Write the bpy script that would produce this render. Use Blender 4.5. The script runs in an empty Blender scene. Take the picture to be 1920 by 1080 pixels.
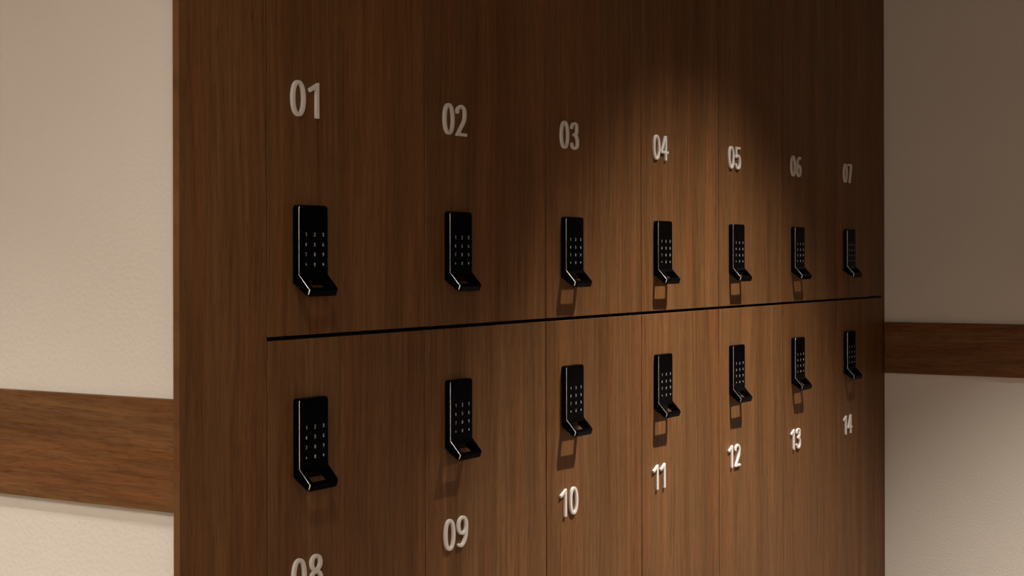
import bpy, bmesh, math, random
import numpy as np
from mathutils import Vector, Matrix

# ------------------------------------------------------------------ camera, world, lights, exposure
S = bpy.context.scene
COL = S.collection
R = math.radians
EYE = 1.20                        # eye height; heights measured from the eye line are EYE + dz
CEIL = EYE + 1.30

cam_data = bpy.data.cameras.new('camera')
cam = bpy.data.objects.new('camera', cam_data)
COL.objects.link(cam)
cam_data.sensor_width = 36.0
cam_data.lens = 2880.84 / 1920 * 36.0
cam_data.shift_y = -55.427 / 1920
cam_data.clip_start = 0.02
cam.matrix_world = (Matrix.Translation((0, -1.0987, EYE)) @ Matrix.Rotation(R(31.5427 - 90), 4, 'Z')
                    @ Matrix.Rotation(R(90), 4, 'X') @ Matrix.Rotation(R(-0.1243), 4, 'Z'))
S.camera = cam

S.view_settings.view_transform = 'Standard'
S.view_settings.look = 'None'
S.view_settings.gamma = 1.0
S.view_settings.exposure = 0.0
S.view_settings.use_curve_mapping = False

world = bpy.data.worlds.new('world'); S.world = world
world.use_nodes = True
world.node_tree.nodes['Background'].inputs[0].default_value = (0.02, 0.015, 0.012, 1)
world.node_tree.nodes['Background'].inputs[1].default_value = 0.3

WARM = (1.0, 0.93, 0.84)
AMBER = (1.0, 0.88, 0.74)
# downlights in the ceiling: x, y, watts, cone, blend, lamp radius
DOWNLIGHTS = [
    (2.385, -0.72, 475, 75, 0.92, .015),     # over the middle of the locker row
    (0.290,  0.46, 122, 73, 0.80, .012),      # in front of the left wall
    (0.450, -0.75, 80, 110, 1.0, .04),  # added fill for the end panel and first lockers
    (0.300, -1.62, 95, 95, 0.50, .022),      # added to brighten the pale wall that the lock edges reflect
    (-1.50, -1.62, 300, 95, 0.50, .022),  # added, unseen; bounces ambient light towards the left wall
    (-1.60,  0.50, 400, 145, 1.0, .09),     # added fill for the left wall, kept off the locker fronts
]
FILL_PANELS = [(-1.15, -0.35, 0.6, 1.2, 27)]   # added ceiling fill panel, unseen, raising the ambient light on the left

# ------------------------------------------------------------------ helpers
def link(o, parent=None):
    COL.objects.link(o)
    if parent is not None:
        o.parent = parent
    return o

def tag(o, label=None, cat=None, group=None, kind=None):
    if label: o['label'] = label
    if cat: o['category'] = cat
    if group: o['group'] = group
    if kind: o['kind'] = kind
    return o

def empty(name, loc=(0, 0, 0)):
    o = bpy.data.objects.new(name, None)
    o.empty_display_size = 0.05
    COL.objects.link(o); o.location = loc
    return o

def mesh_obj(name, bm, mat, parent=None, smooth=False):
    me = bpy.data.meshes.new(name)
    bmesh.ops.recalc_face_normals(bm, faces=bm.faces[:])
    bm.to_mesh(me); bm.free()
    mats = mat if isinstance(mat, (list, tuple)) else [mat]
    for m in mats: me.materials.append(m)
    if smooth:
        for p in me.polygons: p.use_smooth = True
    return link(bpy.data.objects.new(name, me), parent)

def add_box(bm, x0, x1, y0, y1, z0, z1, bevel=0.0, seg=2):
    r = bmesh.ops.create_cube(bm, size=1.0)
    vs = r['verts']
    for v in vs:
        v.co.x = x0 + (v.co.x + .5) * (x1 - x0)
        v.co.y = y0 + (v.co.y + .5) * (y1 - y0)
        v.co.z = z0 + (v.co.z + .5) * (z1 - z0)
    if bevel:
        es = list({e for v in vs for e in v.link_edges})
        bmesh.ops.bevel(bm, geom=es, offset=bevel, segments=seg, affect='EDGES', profile=0.5)
    return bm

def box_obj(name, x0, x1, y0, y1, z0, z1, mat, parent=None, bevel=0.0, origin=None):
    bm = bmesh.new(); add_box(bm, x0, x1, y0, y1, z0, z1, bevel)
    if origin:
        bmesh.ops.translate(bm, verts=bm.verts, vec=-Vector(origin))
    o = mesh_obj(name, bm, mat, parent)
    if origin: o.location = origin
    return o

# ------------------------------------------------------------------ materials
def new_mat(name):
    m = bpy.data.materials.new(name); m.use_nodes = True
    nt = m.node_tree; b = nt.nodes['Principled BSDF']
    return m, nt, b

def plain(name, col, rough=0.5, metal=0.0, spec=0.5):
    m, nt, b = new_mat(name)
    b.inputs['Base Color'].default_value = (*col, 1)
    b.inputs['Roughness'].default_value = rough
    b.inputs['Metallic'].default_value = metal
    b.inputs['Specular IOR Level'].default_value = spec
    return m

def wood(name, vertical=True, gain=1.0):
    """straight-grained walnut veneer"""
    m, nt, b = new_mat(name)
    N, L = nt.nodes, nt.links
    tc = N.new('ShaderNodeTexCoord'); oi = N.new('ShaderNodeObjectInfo')
    off = N.new('ShaderNodeVectorMath'); off.operation = 'SCALE'
    off.inputs[0].default_value = (37.0, 0.0, 23.0) if vertical else (11.0, 31.0, 17.0)
    L.new(oi.outputs['Random'], off.inputs['Scale'])
    add = N.new('ShaderNodeVectorMath'); add.operation = 'ADD'
    L.new(tc.outputs['Object'], add.inputs[0]); L.new(off.outputs[0], add.inputs[1])
    # gentle waviness of the grain
    wav = N.new('ShaderNodeTexNoise'); wav.inputs['Scale'].default_value = 1.6; wav.inputs['Detail'].default_value = 2
    L.new(add.outputs[0], wav.inputs['Vector'])
    wsub = N.new('ShaderNodeVectorMath'); wsub.operation = 'SUBTRACT'; wsub.inputs[1].default_value = (.5, .5, .5)
    L.new(wav.outputs['Color'], wsub.inputs[0])
    wsc = N.new('ShaderNodeVectorMath'); wsc.operation = 'MULTIPLY'
    wsc.inputs[1].default_value = (.035, 0, 0) if vertical else (0, 0, .06)
    L.new(wsub.outputs[0], wsc.inputs[0])
    wadd = N.new('ShaderNodeVectorMath'); wadd.operation = 'ADD'
    L.new(add.outputs[0], wadd.inputs[0]); L.new(wsc.outputs[0], wadd.inputs[1])
    def noise(scale, sx, sz, detail, rough=.5):
        mp = N.new('ShaderNodeMapping')
        mp.inputs['Scale'].default_value = (sx, sx if not vertical else 2.0, sz)
        L.new(wadd.outputs[0], mp.inputs['Vector'])
        n = N.new('ShaderNodeTexNoise'); n.inputs['Scale'].default_value = scale
        n.inputs['Detail'].default_value = detail; n.inputs['Roughness'].default_value = rough
        L.new(mp.outputs[0], n.inputs['Vector'])
        return n.outputs['Fac']
    if vertical:
        broad = noise(1, 20, .6, 2); fine = noise(1, 150, 6.0, 3, .6); pore = noise(1, 520, 34, 2, .6); tint = noise(1, 26, .9, 1)
    else:
        broad = noise(1, 2.2, 26, 3); fine = noise(1, 9, 170, 3, .65); pore = noise(1, 50, 480, 2, .6); tint = noise(1, 1.6, 26, 1)
    def ramp(src, p0, c0, p1, c1):
        r = N.new('ShaderNodeValToRGB'); e = r.color_ramp.elements
        e[0].position = p0; e[0].color = (*c0, 1); e[1].position = p1; e[1].color = (*c1, 1)
        L.new(src, r.inputs['Fac']); return r.outputs['Color']
    def mul(a, c, fac=1.0):
        x = N.new('ShaderNodeMix'); x.data_type = 'RGBA'; x.blend_type = 'MULTIPLY'
        x.inputs['Factor'].default_value = fac
        L.new(a, x.inputs[6]); L.new(c, x.inputs[7]); return x.outputs[2]
    g = gain
    base = ramp(broad, .30, (.130*g, .055*g, .0185*g), .70, (.190*g, .090*g, .034*g))
    t = ramp(tint, .42, (.95, .985, 1.0), .62, (1.05, .975, .94))
    c = mul(base, t)
    c = mul(c, ramp(fine, .30, (.70, .68, .66), .64, (1.16, 1.17, 1.18)))
    c = mul(c, ramp(pore, .30, (.66, .63, .60), .50, (1.04, 1.04, 1.04)), .8)
    L.new(c, b.inputs['Base Color'])
    b.inputs['Roughness'].default_value = .5
    b.inputs['Specular IOR Level'].default_value = .14
    bp = N.new('ShaderNodeBump'); bp.inputs['Strength'].default_value = .12; bp.inputs['Distance'].default_value = .0006
    L.new(fine, bp.inputs['Height']); L.new(bp.outputs[0], b.inputs['Normal'])
    return m

def plaster(name, col, scale=210, strength=.20):
    m, nt, b = new_mat(name); N, L = nt.nodes, nt.links
    tc = N.new('ShaderNodeTexCoord')
    n = N.new('ShaderNodeTexNoise'); n.inputs['Scale'].default_value = scale; n.inputs['Detail'].default_value = 4
    n2 = N.new('ShaderNodeTexVoronoi'); n2.inputs['Scale'].default_value = scale * .9
    L.new(tc.outputs['Object'], n.inputs['Vector']); L.new(tc.outputs['Object'], n2.inputs['Vector'])
    mx = N.new('ShaderNodeMath'); mx.operation = 'ADD'
    L.new(n.outputs['Fac'], mx.inputs[0]); L.new(n2.outputs['Distance'], mx.inputs[1])
    bp = N.new('ShaderNodeBump'); bp.inputs['Strength'].default_value = strength; bp.inputs['Distance'].default_value = .0012
    L.new(mx.outputs[0], bp.inputs['Height']); L.new(bp.outputs[0], b.inputs['Normal'])
    cn = N.new('ShaderNodeTexNoise'); cn.inputs['Scale'].default_value = 3.0
    L.new(tc.outputs['Object'], cn.inputs['Vector'])
    r = N.new('ShaderNodeValToRGB'); e = r.color_ramp.elements
    e[0].position = .3; e[0].color = (col[0]*.97, col[1]*.97, col[2]*.97, 1); e[1].position = .7; e[1].color = (*col, 1)
    L.new(cn.outputs['Fac'], r.inputs['Fac']); L.new(r.outputs[0], b.inputs['Base Color'])
    b.inputs['Roughness'].default_value = .85; b.inputs['Specular IOR Level'].default_value = .2
    return m

M_WOOD = wood('walnut_veneer')
M_DKWOOD = wood('dark_panelling', gain=.35)
M_RAIL = wood('walnut_rail', vertical=False, gain=1.05)
M_DARK = plain('dark_carcass', (.02, .009, .005), .7, 0, .1)
M_WALL = plaster('wall_plaster', (.74, .69, .62))
M_CEIL = plaster('ceiling_paint', (.16, .10, .065), 90, .1)
M_FLOOR = plain('floor_stone', (.11, .065, .04), .5)
M_LOCK = plain('lock_black', (.0015, .0015, .0018), .22, 0, .5)
M_LOCK.node_tree.nodes['Principled BSDF'].inputs['IOR'].default_value = 1.07
M_EDGE_HILITE = plain('lock_edge_highlight', (.75, .75, .73), .2, 1.0)  # bright metal, the black lock's edge highlight put into the material
M_KEY = plain('key_print', (.58, .59, .59), .6)
M_NUM = plain('number_off_white', (.72, .68, .63), .45, 0, .4)
M_FIX = plain('fixture_white', (.7, .7, .68), .4)
def emis(name, col, s):
    m, nt, b = new_mat(name)
    b.inputs['Base Color'].default_value = (.8, .8, .8, 1)
    b.inputs['Emission Color'].default_value = (*col, 1); b.inputs['Emission Strength'].default_value = s
    return m
M_LENS = emis('lamp_lens', WARM, 6)

# ------------------------------------------------------------------ setting
SX0 = 1.1469          # near edge of the locker wall
S0 = 1.2819           # first locker seam
W = 0.30
XR = 3.404            # right wall
def structure(o): return tag(o, kind='structure')

structure(box_obj('floor', -3.1, 3.5, -2.2, 2.7, -.1, 0, M_FLOOR))
structure(box_obj('ceiling', -3.1, 3.5, -2.2, 2.7, CEIL, CEIL + .1, M_CEIL))
structure(box_obj('wall_left', SX0 + .0125, SX0 + .115, .0086, 2.6, 0, CEIL, M_WALL))
structure(box_obj('wall_right', XR, XR + .1, -2.1, .62, 0, CEIL, M_WALL))
structure(box_obj('wall_rear', -3.1, -3.0, -2.1, 2.6, 0, CEIL, M_WALL))
structure(box_obj('wall_side', -3.1, SX0 + .115, 2.6, 2.7, 0, CEIL, M_WALL))
structure(box_obj('wall_back', -3.1, 1.30, -2.1, -2.0, 0, CEIL, M_WALL))
structure(box_obj('wall_back_panelling', 1.30, XR, -2.1, -2.0, 0, CEIL, M_DKWOOD))
structure(box_obj('wall_front', SX0 + .116, XR, .03, .60, 2.135, CEIL, M_WOOD))
structure(box_obj('wall_recess', SX0 + .116, XR, .60, .62, 0, CEIL, M_DARK))
RT, RB = EYE - .1432, EYE - .2580
structure(box_obj('trim_1', SX0 + .0030, SX0 + .0125, .0090, 2.6, RB, RT, M_RAIL, bevel=.0008, origin=(SX0, 1.3, RB)))
structure(box_obj('trim_2', XR - .0085, XR, -1.99, -.0005, RB - .002, RT - .002, M_RAIL, bevel=.0008, origin=(XR, -1, RB)))

# ------------------------------------------------------------------ ceiling lamps (with their own light), some added as fill
def ring_bm(r0, r1, h, n=40):
    bm = bmesh.new()
    prof = [(r0, 0), (r1, 0), (r1, -h * .4), (r1 - (r1 - r0) * .3, -h), (r0, -h)]
    rings = []
    for k in range(n):
        a = 2 * math.pi * k / n
        rings.append([bm.verts.new((r * math.cos(a), r * math.sin(a), z)) for r, z in prof])
    for k in range(n):
        a, b2 = rings[k], rings[(k + 1) % n]
        for i in range(len(prof)):
            j = (i + 1) % len(prof)
            bm.faces.new((a[i], a[j], b2[j], b2[i]))
    return bm

DL_LABELS = ['round ceiling downlight above the middle of the locker row',
             'round ceiling downlight in front of the left pale wall',
             'added round ceiling downlight filling the left end of the lockers',
             'added round ceiling downlight brightening the pale wall across the aisle',
             'added round ceiling downlight behind the viewer, bouncing fill off the pale wall',
             'added round ceiling downlight furthest behind the viewer, filling the left wall']
for i, (x, y, watts, cone, blend, rad) in enumerate(DOWNLIGHTS):
    t = tag(empty('downlight', (x, y, CEIL)), DL_LABELS[i], 'ceiling light', 'ceiling downlights')
    mesh_obj('trim_ring', ring_bm(.036, .05, .006), M_FIX, t, True)
    bm = bmesh.new(); bmesh.ops.create_cone(bm, cap_ends=True, segments=32, radius1=.0355, radius2=.0355, depth=.002)
    bmesh.ops.translate(bm, verts=bm.verts, vec=(0, 0, -.0015)); mesh_obj('lens', bm, M_LENS, t)
    ld = bpy.data.lights.new('downlight_lamp', 'SPOT'); ld.energy = watts; ld.color = WARM
    ld.spot_size = R(cone); ld.spot_blend = blend; ld.shadow_soft_size = rad
    lo = bpy.data.objects.new('lamp', ld); link(lo, t); lo.location = (0, 0, -.012)
for i, (x, y, sx, sy, watts) in enumerate(FILL_PANELS):
    t = tag(empty('fill_panel', (x, y, CEIL)), 'added rectangular ceiling fill panel behind the viewer', 'ceiling light')
    bm = bmesh.new()
    for a in ((-sx/2-.03, sx/2+.03, -sy/2-.03, -sy/2), (-sx/2-.03, sx/2+.03, sy/2, sy/2+.03),
              (-sx/2-.03, -sx/2, -sy/2, sy/2), (sx/2, sx/2+.03, -sy/2, sy/2)):
        add_box(bm, *a, -.02, 0)
    mesh_obj('frame', bm, M_FIX, t)
    box_obj('diffuser', -sx/2, sx/2, -sy/2, sy/2, -.008, -.001, M_LENS, t)
    ld = bpy.data.lights.new('fill_panel_lamp', 'AREA'); ld.shape = 'RECTANGLE'; ld.size = sx; ld.size_y = sy
    ld.energy = watts; ld.color = AMBER; ld.spread = R(150)
    lo = bpy.data.objects.new('lamp', ld); link(lo, t); lo.location = (0, 0, -.022)

# ------------------------------------------------------------------ numerals: outlines from pen strokes
def densify(pts, n=14):
    """Catmull-Rom through the points"""
    P = [np.array(p, float) for p in pts]
    P = [2 * P[0] - P[1]] + P + [2 * P[-1] - P[-2]]
    out = []
    for i in range(1, len(P) - 2):
        for k in range(n):
            t = k / n
            out.append(.5 * (2*P[i] + (P[i+1]-P[i-1])*t + (2*P[i-1]-5*P[i]+4*P[i+1]-P[i+2])*t*t + (-P[i-1]+3*P[i]-3*P[i+1]+P[i+2])*t**3))
    out.append(P[-2])
    return np.array(out)

def ell(cx, cy, rx, ry, n=64, p=2.15):
    a = np.linspace(0, 2*np.pi, n + 1)
    c, s = np.cos(a), np.sin(a)
    return np.stack([cx + rx*np.sign(c)*np.abs(c)**(2/p), cy + ry*np.sign(s)*np.abs(s)**(2/p)], 1)

def sd_stroke(X, Y, pts, wx, wy, closed=False):
    k = wx / wy
    P = np.array(pts, float) * [1, k]; Yk = Y * k
    d = np.full(X.shape, 1e9)
    n = len(P) - 1
    for i in range(n):
        a, b = P[i], P[i+1]; ab = b - a; L = np.hypot(*ab)
        if L < 1e-6: continue
        t = ((X-a[0])*ab[0] + (Yk-a[1])*ab[1]) / L
        perp = np.abs((X-a[0])*ab[1] - (Yk-a[1])*ab[0]) / L
        tc = np.clip(t, 0, L)
        seg = np.hypot(X-a[0]-tc*ab[0]/L, Yk-a[1]-tc*ab[1]/L) - wx/2
        if not closed and i == 0: seg = np.maximum(seg, -t)
        if not closed and i == n-1: seg = np.maximum(seg, t-L)
        d = np.minimum(d, seg)
    return d

def sd_poly(X, Y, poly):
    P = np.array(poly, float); n = len(P)
    d = np.full(X.shape, 1e9); inside = np.zeros(X.shape, bool)
    for i in range(n):
        a, b = P[i], P[(i+1) % n]; ab = b - a
        t = np.clip(((X-a[0])*ab[0] + (Y-a[1])*ab[1]) / (ab @ ab), 0, 1)
        d = np.minimum(d, np.hypot(X-a[0]-t*ab[0], Y-a[1]-t*ab[1]))
        if a[1] != b[1]:
            c = ((a[1] > Y) != (b[1] > Y)) & (X < (b[0]-a[0])*(Y-a[1])/(b[1]-a[1]) + a[0])
            inside ^= c
    return np.where(inside, -d, d)

def contour(F, xs, ys):
    segs = {}
    ny, nx = F.shape
    def key(kind, i, j): return (kind, i, j)
    pos = {}
    def px(i, j):   # horizontal edge between (i,j) and (i,j+1)
        k = ('h', i, j)
        if k not in pos:
            t = F[i, j] / (F[i, j] - F[i, j+1]); pos[k] = (xs[j] + t*(xs[j+1]-xs[j]), ys[i])
        return k
    def py(i, j):
        k = ('v', i, j)
        if k not in pos:
            t = F[i, j] / (F[i, j] - F[i+1, j]); pos[k] = (xs[j], ys[i] + t*(ys[i+1]-ys[i]))
        return k
    adj = {}
    B = F < 0
    for i in range(ny-1):
        for j in range(nx-1):
            c = (B[i, j], B[i, j+1], B[i+1, j+1], B[i+1, j])
            if all(c) or not any(c): continue
            es = []
            if c[0] != c[1]: es.append(px(i, j))
            if c[1] != c[2]: es.append(py(i, j+1))
            if c[2] != c[3]: es.append(px(i+1, j))
            if c[3] != c[0]: es.append(py(i, j))
            if len(es) == 4: pairs = [(es[0], es[1]), (es[2], es[3])] if c[0] != c[2] or not c[0] else [(es[0], es[1]), (es[2], es[3])]
            else: pairs = [(es[0], es[1])]
            for a, b in pairs:
                adj.setdefault(a, []).append(b); adj.setdefault(b, []).append(a)
    loops, used = [], set()
    for s in list(adj):
        if s in used: continue
        loop, cur, prev = [], s, None
        while cur not in used:
            used.add(cur); loop.append(pos[cur])
            nxt = [k for k in adj[cur] if k != prev and k not in used]
            if not nxt: break
            prev, cur = cur, nxt[0]
        if len(loop) > 6: loops.append(np.array(loop))
    return loops

def simplify(loop, eps):
    """drop points that lie on straight runs"""
    pts = list(map(tuple, loop)); out = []
    n = len(pts); i = 0; keep = [0]
    while i < n - 1:
        j = i + 2
        while j < n and j - i < 9:
            a, b = np.array(pts[i]), np.array(pts[j]); ab = b - a; L = np.hypot(*ab) + 1e-12
            dev = max(abs((pts[m][0]-a[0])*ab[1] - (pts[m][1]-a[1])*ab[0]) / L for m in range(i+1, j))
            if dev > eps: break
            j += 1
        i = j - 1; keep.append(i)
    return [pts[k] for k in keep if k < n]

GW = {'0': 24.3, '1': 18.5, '2': 25.0, '3': 23.5, '4': 26.5, '5': 23.5, '6': 24.3, '7': 21.5, '8': 23.8, '9': 24.0, '*': 22, '#': 24}
def glyph_field(ch, X, Y, wx=6.0, wy=4.1):
    hx, hy = wx/2, wy/2
    st = lambda pts, closed=False: sd_stroke(X, Y, pts, wx, wy, closed)
    U = lambda *a: np.minimum.reduce(a)
    H = 40.5
    if ch == '0': return st(ell(12.15, H/2, 12.15-hx, H/2-hy), True)
    if ch == '1': return sd_poly(X, Y, [(18.5, 0), (18.5, H), (16.2, H), (.4, 32.6), (2.4, 28.6) if wx > 4 else (1.6, 30.2), (18.5-wx, 35.0 - wx*.25), (18.5-wx, 0)])
    if ch == '2': return U(st(densify([(hx+.3, 30.0), (4.6, 34.8), (12.0, H-hy), (19.0, 35.6), (24-hx, 29.0), (19.0, 20.0), (10.5, 9.5), (4.6, 2.2)])),
                           sd_poly(X, Y, [(.9, 0), (25, 0), (25, wy), (.9+wx, wy), (.9, wy*.6)]))
    if ch == '3':
        return U(st(densify([(hx+.5, 31.5), (5.4, 36.2), (11.5, H-hy), (18.0, 36.5), (21.2-hx, 30.8), (17.5, 25.0), (9.6, 22.0)])),
                 st(densify([(9.6, 21.6), (17.0, 20.0), (23.5-hx, 12.0), (18.5, 4.6), (11.5, hy), (5.2, 4.0), (hx+.2, 8.8)])))
    if ch == '4': return U(sd_poly(X, Y, [(20.5-wx, 0), (20.5, 0), (20.5, H), (20.5-wx*.95, H)]),
                           sd_poly(X, Y, [(0, 11.6), (26.5, 11.6), (26.5, 11.6+wy), (0, 11.6+wy)]),
                           sd_poly(X, Y, [(0, 11.6+wy*.8), (20.5-wx, H), (20.5-wx*.2, H), (wx*.85, 11.6+wy*.8)]))
    if ch == '5': return U(sd_poly(X, Y, [(2.6, H), (21.8, H), (21.8, H-wy), (2.6, H-wy)]),
                           sd_poly(X, Y, [(2.6, H), (2.6+wx*.92, H), (2.6+wx*.80, 20.5), (2.4, 20.5)]),
                           st(densify([(3.6, 21.8), (10.5, 25.0), (17.5, 23.0), (23.5-hx, 13.8), (18.4, 4.8), (11.5, hy), (5.0, 4.0), (hx, 8.8)])))
    if ch == '6' or ch == '9':
        if ch == '9': X2, Y2 = 24.3 - X, H - Y
        else: X2, Y2 = X, Y
        s2 = lambda pts, closed=False: sd_stroke(X2, Y2, pts, wx, wy, closed)
        return U(s2(ell(12.3, 12.3, 12.15-hx, 12.3-hy), True),
                 s2(densify([(20.8, 36.6), (15.5, 38.2), (9.5, 35.0), (4.6, 26.5), (hx+.05, 15.0), (hx+.1, 11.5)])))
    if ch == '7': return U(sd_poly(X, Y, [(0, H), (21.5, H), (21.5, H-wy), (0, H-wy)]),
                           sd_poly(X, Y, [(21.5-wx*1.05, H-wy*.5), (21.5, H-wy*.5), (21.5, H-wy), (6.2+wx, 0), (6.2, 0)]))
    if ch == '8': return U(st(ell(11.9, 30.6, 10.6-hx, 9.9-hy), True), st(ell(11.9, 11.4, 11.9-hx, 11.4-hy), True))
    if ch == '*': return U(*[st([(11-8*math.cos(a), 20-14*math.sin(a)), (11+8*math.cos(a), 20+14*math.sin(a))]) for a in (math.pi/2, R(30), R(150))])
    if ch == '#': return U(*[st(p) for p in ([(8, 6), (8, 34)], [(16, 6), (16, 34)], [(1, 14), (23, 14)], [(1, 26), (23, 26)])])

def glyph_loops(ch, wx, wy, step, eps):
    xs = np.arange(-1.5, 28.5, step); ys = np.arange(-1.5, 42.5, step)
    X, Y = np.meshgrid(xs + 1e-4, ys + 1.3e-4)
    F = glyph_field(ch, X, Y, wx, wy); F = np.where(F == 0, 1e-6, F)
    return [simplify(l, eps) for l in contour(F, xs, ys)]

def loops_to_mesh(name, loops_list, extrude, bevel, res=2):
    """loops_list: list of (loops, dx, dy, scale); returns a mesh lying in the x-z plane facing -y, back at y=0"""
    cu = bpy.data.curves.new(name + '_outline', 'CURVE'); cu.dimensions = '2D'; cu.fill_mode = 'BOTH'
    cu.extrude = max(extrude/2 - bevel, 0); cu.bevel_depth = bevel; cu.bevel_resolution = res
    cu.offset = -bevel
    for loops, dx, dy, sc in loops_list:
        for lp in loops:
            sp = cu.splines.new('POLY'); sp.points.add(len(lp) - 1)
            for p, (x, y) in zip(sp.points, lp): p.co = (dx + x*sc, dy + y*sc, 0, 1)
            sp.use_cyclic_u = True
    o = bpy.data.objects.new(name + '_tmp', cu); COL.objects.link(o)
    dg = bpy.context.evaluated_depsgraph_get(); dg.update()
    me = bpy.data.meshes.new_from_object(o.evaluated_get(dg)); me.name = name
    bpy.data.objects.remove(o); bpy.data.curves.remove(cu)
    for v in me.vertices:
        x, y, z = v.co
        v.co = (x, -z - extrude/2, y)
    bm = bmesh.new(); bm.from_mesh(me)
    bmesh.ops.remove_doubles(bm, verts=bm.verts, dist=1e-6)
    bmesh.ops.recalc_face_normals(bm, faces=bm.faces)
    bm.to_mesh(me); bm.free()
    return me

MM = .001
DIGIT = {}
for ch in '0123456789':
    me = loops_to_mesh('digit', [(glyph_loops(ch, 6.0, 4.1, .5, .03), 0, 0, MM)], .0036, .0007)
    me.materials.append(M_NUM)
    DIGIT[ch] = me

# key print: three columns, four rows, thin flat characters
KX = [12.0, 27.3, 42.4]; KZ = [-32.8, -44.0, -55.1, -66.2]
kl = []
for r, row in enumerate(['123', '456', '789', '*0#']):
    for c, ch in enumerate(row):
        sc = .105
        kl.append((glyph_loops(ch, 5.4, 4.6, 1.0, .1), (KX[c] - GW[ch]*sc/2)*MM, (KZ[r] - 20*sc)*MM, sc*MM))
KEYPRINT = loops_to_mesh('key_legend', kl, .00012, 0)
KEYPRINT.materials.append(M_KEY)

# ------------------------------------------------------------------ the keypad lock with its pull
def lock_mesh():
    Wd = .0512
    prof = [(0, 0), (-.0088, 0), (-.0088, -.0776), (-.0246, -.0950), (-.0226, -.1013), (-.0205, -.1018), (0, -.0868)]
    bm = bmesh.new()
    A = [bm.verts.new((0, y, z)) for y, z in prof]; Bv = [bm.verts.new((Wd, y, z)) for y, z in prof]
    bm.faces.new(A); bm.faces.new(Bv[::-1])
    n = len(prof)
    for i in range(n):
        j = (i + 1) % n
        bm.faces.new((A[i], Bv[i], Bv[j], A[j]))
    bmesh.ops.recalc_face_normals(bm, faces=bm.faces)
    # round the corners seen from the front
    def edge(a, b):
        for e in bm.edges:
            if {e.verts[0], e.verts[1]} == {a, b}: return e
    tops = [edge(A[0], A[1]), edge(Bv[0], Bv[1])]
    bmesh.ops.bevel(bm, geom=tops, offset=.0045, segments=6, affect='EDGES', profile=.5)
    bm.verts.ensure_lookup_table()
    tips = [e for e in bm.edges if all(v.co.y < -.0200 and v.co.z < -.094 for v in e.verts)
            and abs(e.verts[0].co.x - e.verts[1].co.x) < 1e-6]
    bmesh.ops.bevel(bm, geom=tips, offset=.0042, segments=5, affect='EDGES', profile=.5)
    me = bpy.data.meshes.new('lock'); bm.to_mesh(me); bm.free()
    o = bpy.data.objects.new('lock_tmp', me); COL.objects.link(o)
    # finger opening through the slanted pull
    cb = bmesh.new()
    add_box(cb, .0062, Wd - .0062, -.006, .0072, -.02, .02)
    es = [e for e in cb.edges if abs(e.verts[0].co.z - e.verts[1].co.z) > .01]
    bmesh.ops.bevel(cb, geom=es, offset=.0022, segments=4, affect='EDGES', profile=.5)
    ang = math.atan2(.0158, .0174)       # pull leans out from the door
    # local z of the cutter becomes the pull's normal
    nrm = Vector((0, -.0174, .0158)).normalized(); tan = Vector((0, -.0158, -.0174)).normalized()
    mid = Vector((0, -.0168, -.0864))
    for v in cb.verts:
        x, y, z = v.co
        v.co = Vector((x, 0, 0)) + mid + tan * y + nrm * z
    bmesh.ops.recalc_face_normals(cb, faces=cb.faces)
    cme = bpy.data.meshes.new('cutter'); cb.to_mesh(cme); cb.free()
    co = bpy.data.objects.new('cutter_tmp', cme); COL.objects.link(co)
    md = o.modifiers.new('b', 'BOOLEAN'); md.operation = 'DIFFERENCE'; md.solver = 'EXACT'; md.object = co
    dg = bpy.context.evaluated_depsgraph_get(); dg.update()
    me2 = bpy.data.meshes.new_from_object(o.evaluated_get(dg))
    bpy.data.objects.remove(o); bpy.data.objects.remove(co)
    bm = bmesh.new(); bm.from_mesh(me2)
    bmesh.ops.remove_doubles(bm, verts=bm.verts, dist=1e-6)
    bmesh.ops.dissolve_limit(bm, angle_limit=R(1), verts=bm.verts, edges=bm.edges)
    bm.normal_update()
    for f in bm.faces: f.material_index = 0
    # chamfer round the outer front outline
    def front(f): return f.normal.y < -.5 and f.normal.z > -.3
    outer = []
    for e in bm.edges:
        if len(e.link_faces) != 2: continue
        a, b2 = e.link_faces
        fa, fb = front(a), front(b2)
        if fa == fb: continue
        m = (e.verts[0].co + e.verts[1].co) / 2
        inner = .0055 < m.x < Wd - .0055 and -.0955 < m.z + 0 and m.z < -.0776 and m.y > -.0235 
        if inner: continue
        outer.append(e)
    bmesh.ops.bevel(bm, geom=outer, offset=.0008, segments=5, affect='EDGES', profile=.5, material=2)
    bm.normal_update()
    for f in bm.faces:          # bright metal on the left flank edge alone stands in for its highlight
        if f.material_index == 2:
            f.material_index = 1 if f.calc_center_median().x < .0012 else 0
    for f in bm.faces:
        f.smooth = f.material_index == 1
    for e in bm.edges:
        e.smooth = len(e.link_faces) == 2 and e.link_faces[0].material_index == e.link_faces[1].material_index == 1 \
            and e.calc_face_angle(0) < R(32)
    me3 = bpy.data.meshes.new('lock')
    bm.to_mesh(me3); bm.free()
    me3.materials.append(M_LOCK); me3.materials.append(M_EDGE_HILITE)
    return me3
LOCK = lock_mesh()

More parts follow.
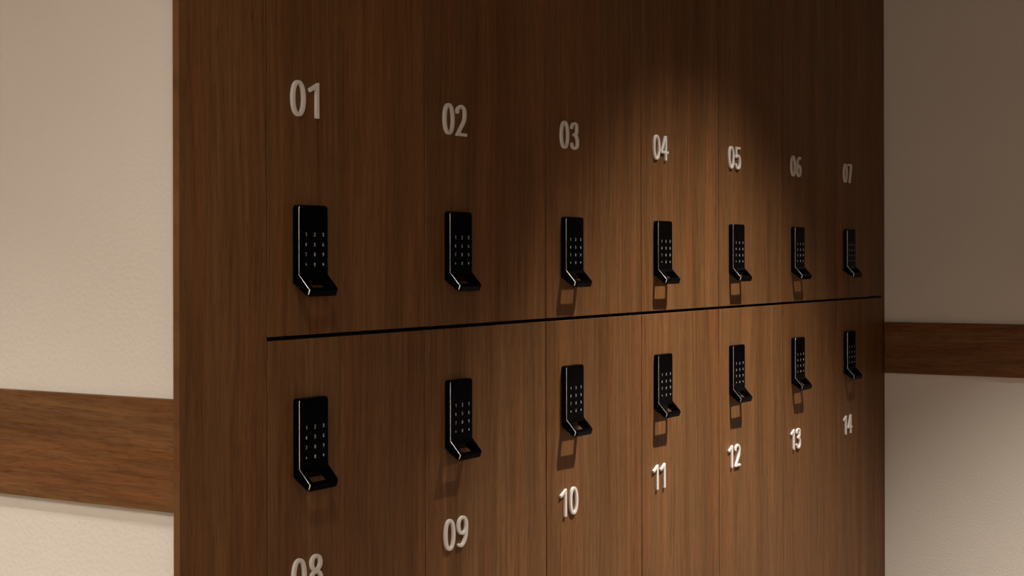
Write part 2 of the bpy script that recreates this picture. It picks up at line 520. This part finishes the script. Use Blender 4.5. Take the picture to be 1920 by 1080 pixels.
# ------------------------------------------------------------------ lockers
ZS = EYE - .0874                 # split line between the two rows
GAP = .0045; SEAM = .0011
TOP = 2.13; BOT = .10
def door_bm(x0, x1, z0, z1):
    bm = bmesh.new(); add_box(bm, x0, x1, 0, .018, z0, z1, .0005, 1); return bm
def body_bm(x0, x1, z0, z1):
    bm = bmesh.new(); t = .016
    add_box(bm, x0, x0 + t, .0195, .50, z0, z1); add_box(bm, x1 - t, x1, .0195, .50, z0, z1)
    add_box(bm, x0 + t, x1 - t, .0195, .50, z0, z0 + t); add_box(bm, x0 + t, x1 - t, .0195, .50, z1 - t, z1)
    add_box(bm, x0 + t, x1 - t, .49, .50, z0 + t, z1 - t)
    return bm

GROUPS = {0: 'upper row of lockers', 1: 'lower row of lockers'}
protos = {}
for row in (0, 1):
    h0, h1 = (GAP/2, TOP - ZS) if row == 0 else (BOT - ZS, -GAP/2)
    t = empty('locker', (S0, 0, ZS))
    mesh_obj('door', door_bm(SEAM, W - SEAM, h0, h1), M_WOOD, t)
    mesh_obj('body', body_bm(.0012, W - .0012, h0 + (.010 if row == 0 else 0), h1 - (.010 if row == 1 else 0)), M_DARK, t)
    lk = bpy.data.objects.new('keypad_lock', LOCK); link(lk, t)
    lk.location = (.0435, 0, (.0600 if row == 0 else -.1553) + .0874)
    kp = bpy.data.objects.new('key_legend', KEYPRINT); link(kp, lk); kp.location = (0, -.00882, 0)
    protos[row] = t

def copy_tree(o, parent=None):
    c = o.copy(); COL.objects.link(c); c.parent = parent
    for ch in list(o.children): copy_tree(ch, c)
    return c

lockers = []
for k in range(14):
    row, i = divmod(k, 7)
    o = protos[row] if i == 0 else copy_tree(protos[row])
    o.location = (S0 + i*W, 0, ZS)
    lockers.append(o)
for k, o in enumerate(lockers):
    row, i = divmod(k, 7)
    num = '%02d' % (k + 1)
    rank = ('first', 'second', 'third', 'fourth', 'fifth', 'sixth', 'last')[i]
    lab = '%s %s walnut locker from the left, numbered %s, black keypad lock' % (rank, 'upper' if row == 0 else 'lower', num)
    if i == 6: lab = 'last %s walnut locker by the right wall, numbered %s, black keypad lock' % ('upper' if row == 0 else 'lower', num)
    tag(o, lab, 'locker', GROUPS[row])
    x = .0385 if num[0] == '0' else .0350
    g = .0055 if num[0] == '0' else (.0075 if num[1] == '1' else .0095)
    if num == '02': g = .0042
    if num == '04': g = .0040
    z = (.1585 if row == 0 else -.3737) + .0874
    for ch in num:
        d = bpy.data.objects.new('digit', DIGIT[ch]); link(d, o)
        d.location = (x, 0, z)
        x += GW[ch] * MM + g

# end panel and the narrow filler against the right wall, plinth
tag(box_obj('end_panel', SX0, S0 - .0008, 0, .0084, 0, TOP, M_WOOD, bevel=.0005, origin=(SX0, 0, 0)),
    'tall plain walnut panel closing the left end of the lockers', 'panel')
tag(box_obj('filler_strip', S0 + 7*W + .0015, XR - .0003, .002, .03, 0, TOP, M_WOOD, bevel=.0004, origin=(S0 + 7*W, 0, 0)),
    'narrow recessed dark walnut strip between lockers and right wall', 'filler strip')
tag(box_obj('plinth', S0, XR - .03, .04, .49, 0, BOT, M_DARK), 'dark recessed plinth under the lower lockers', 'plinth')
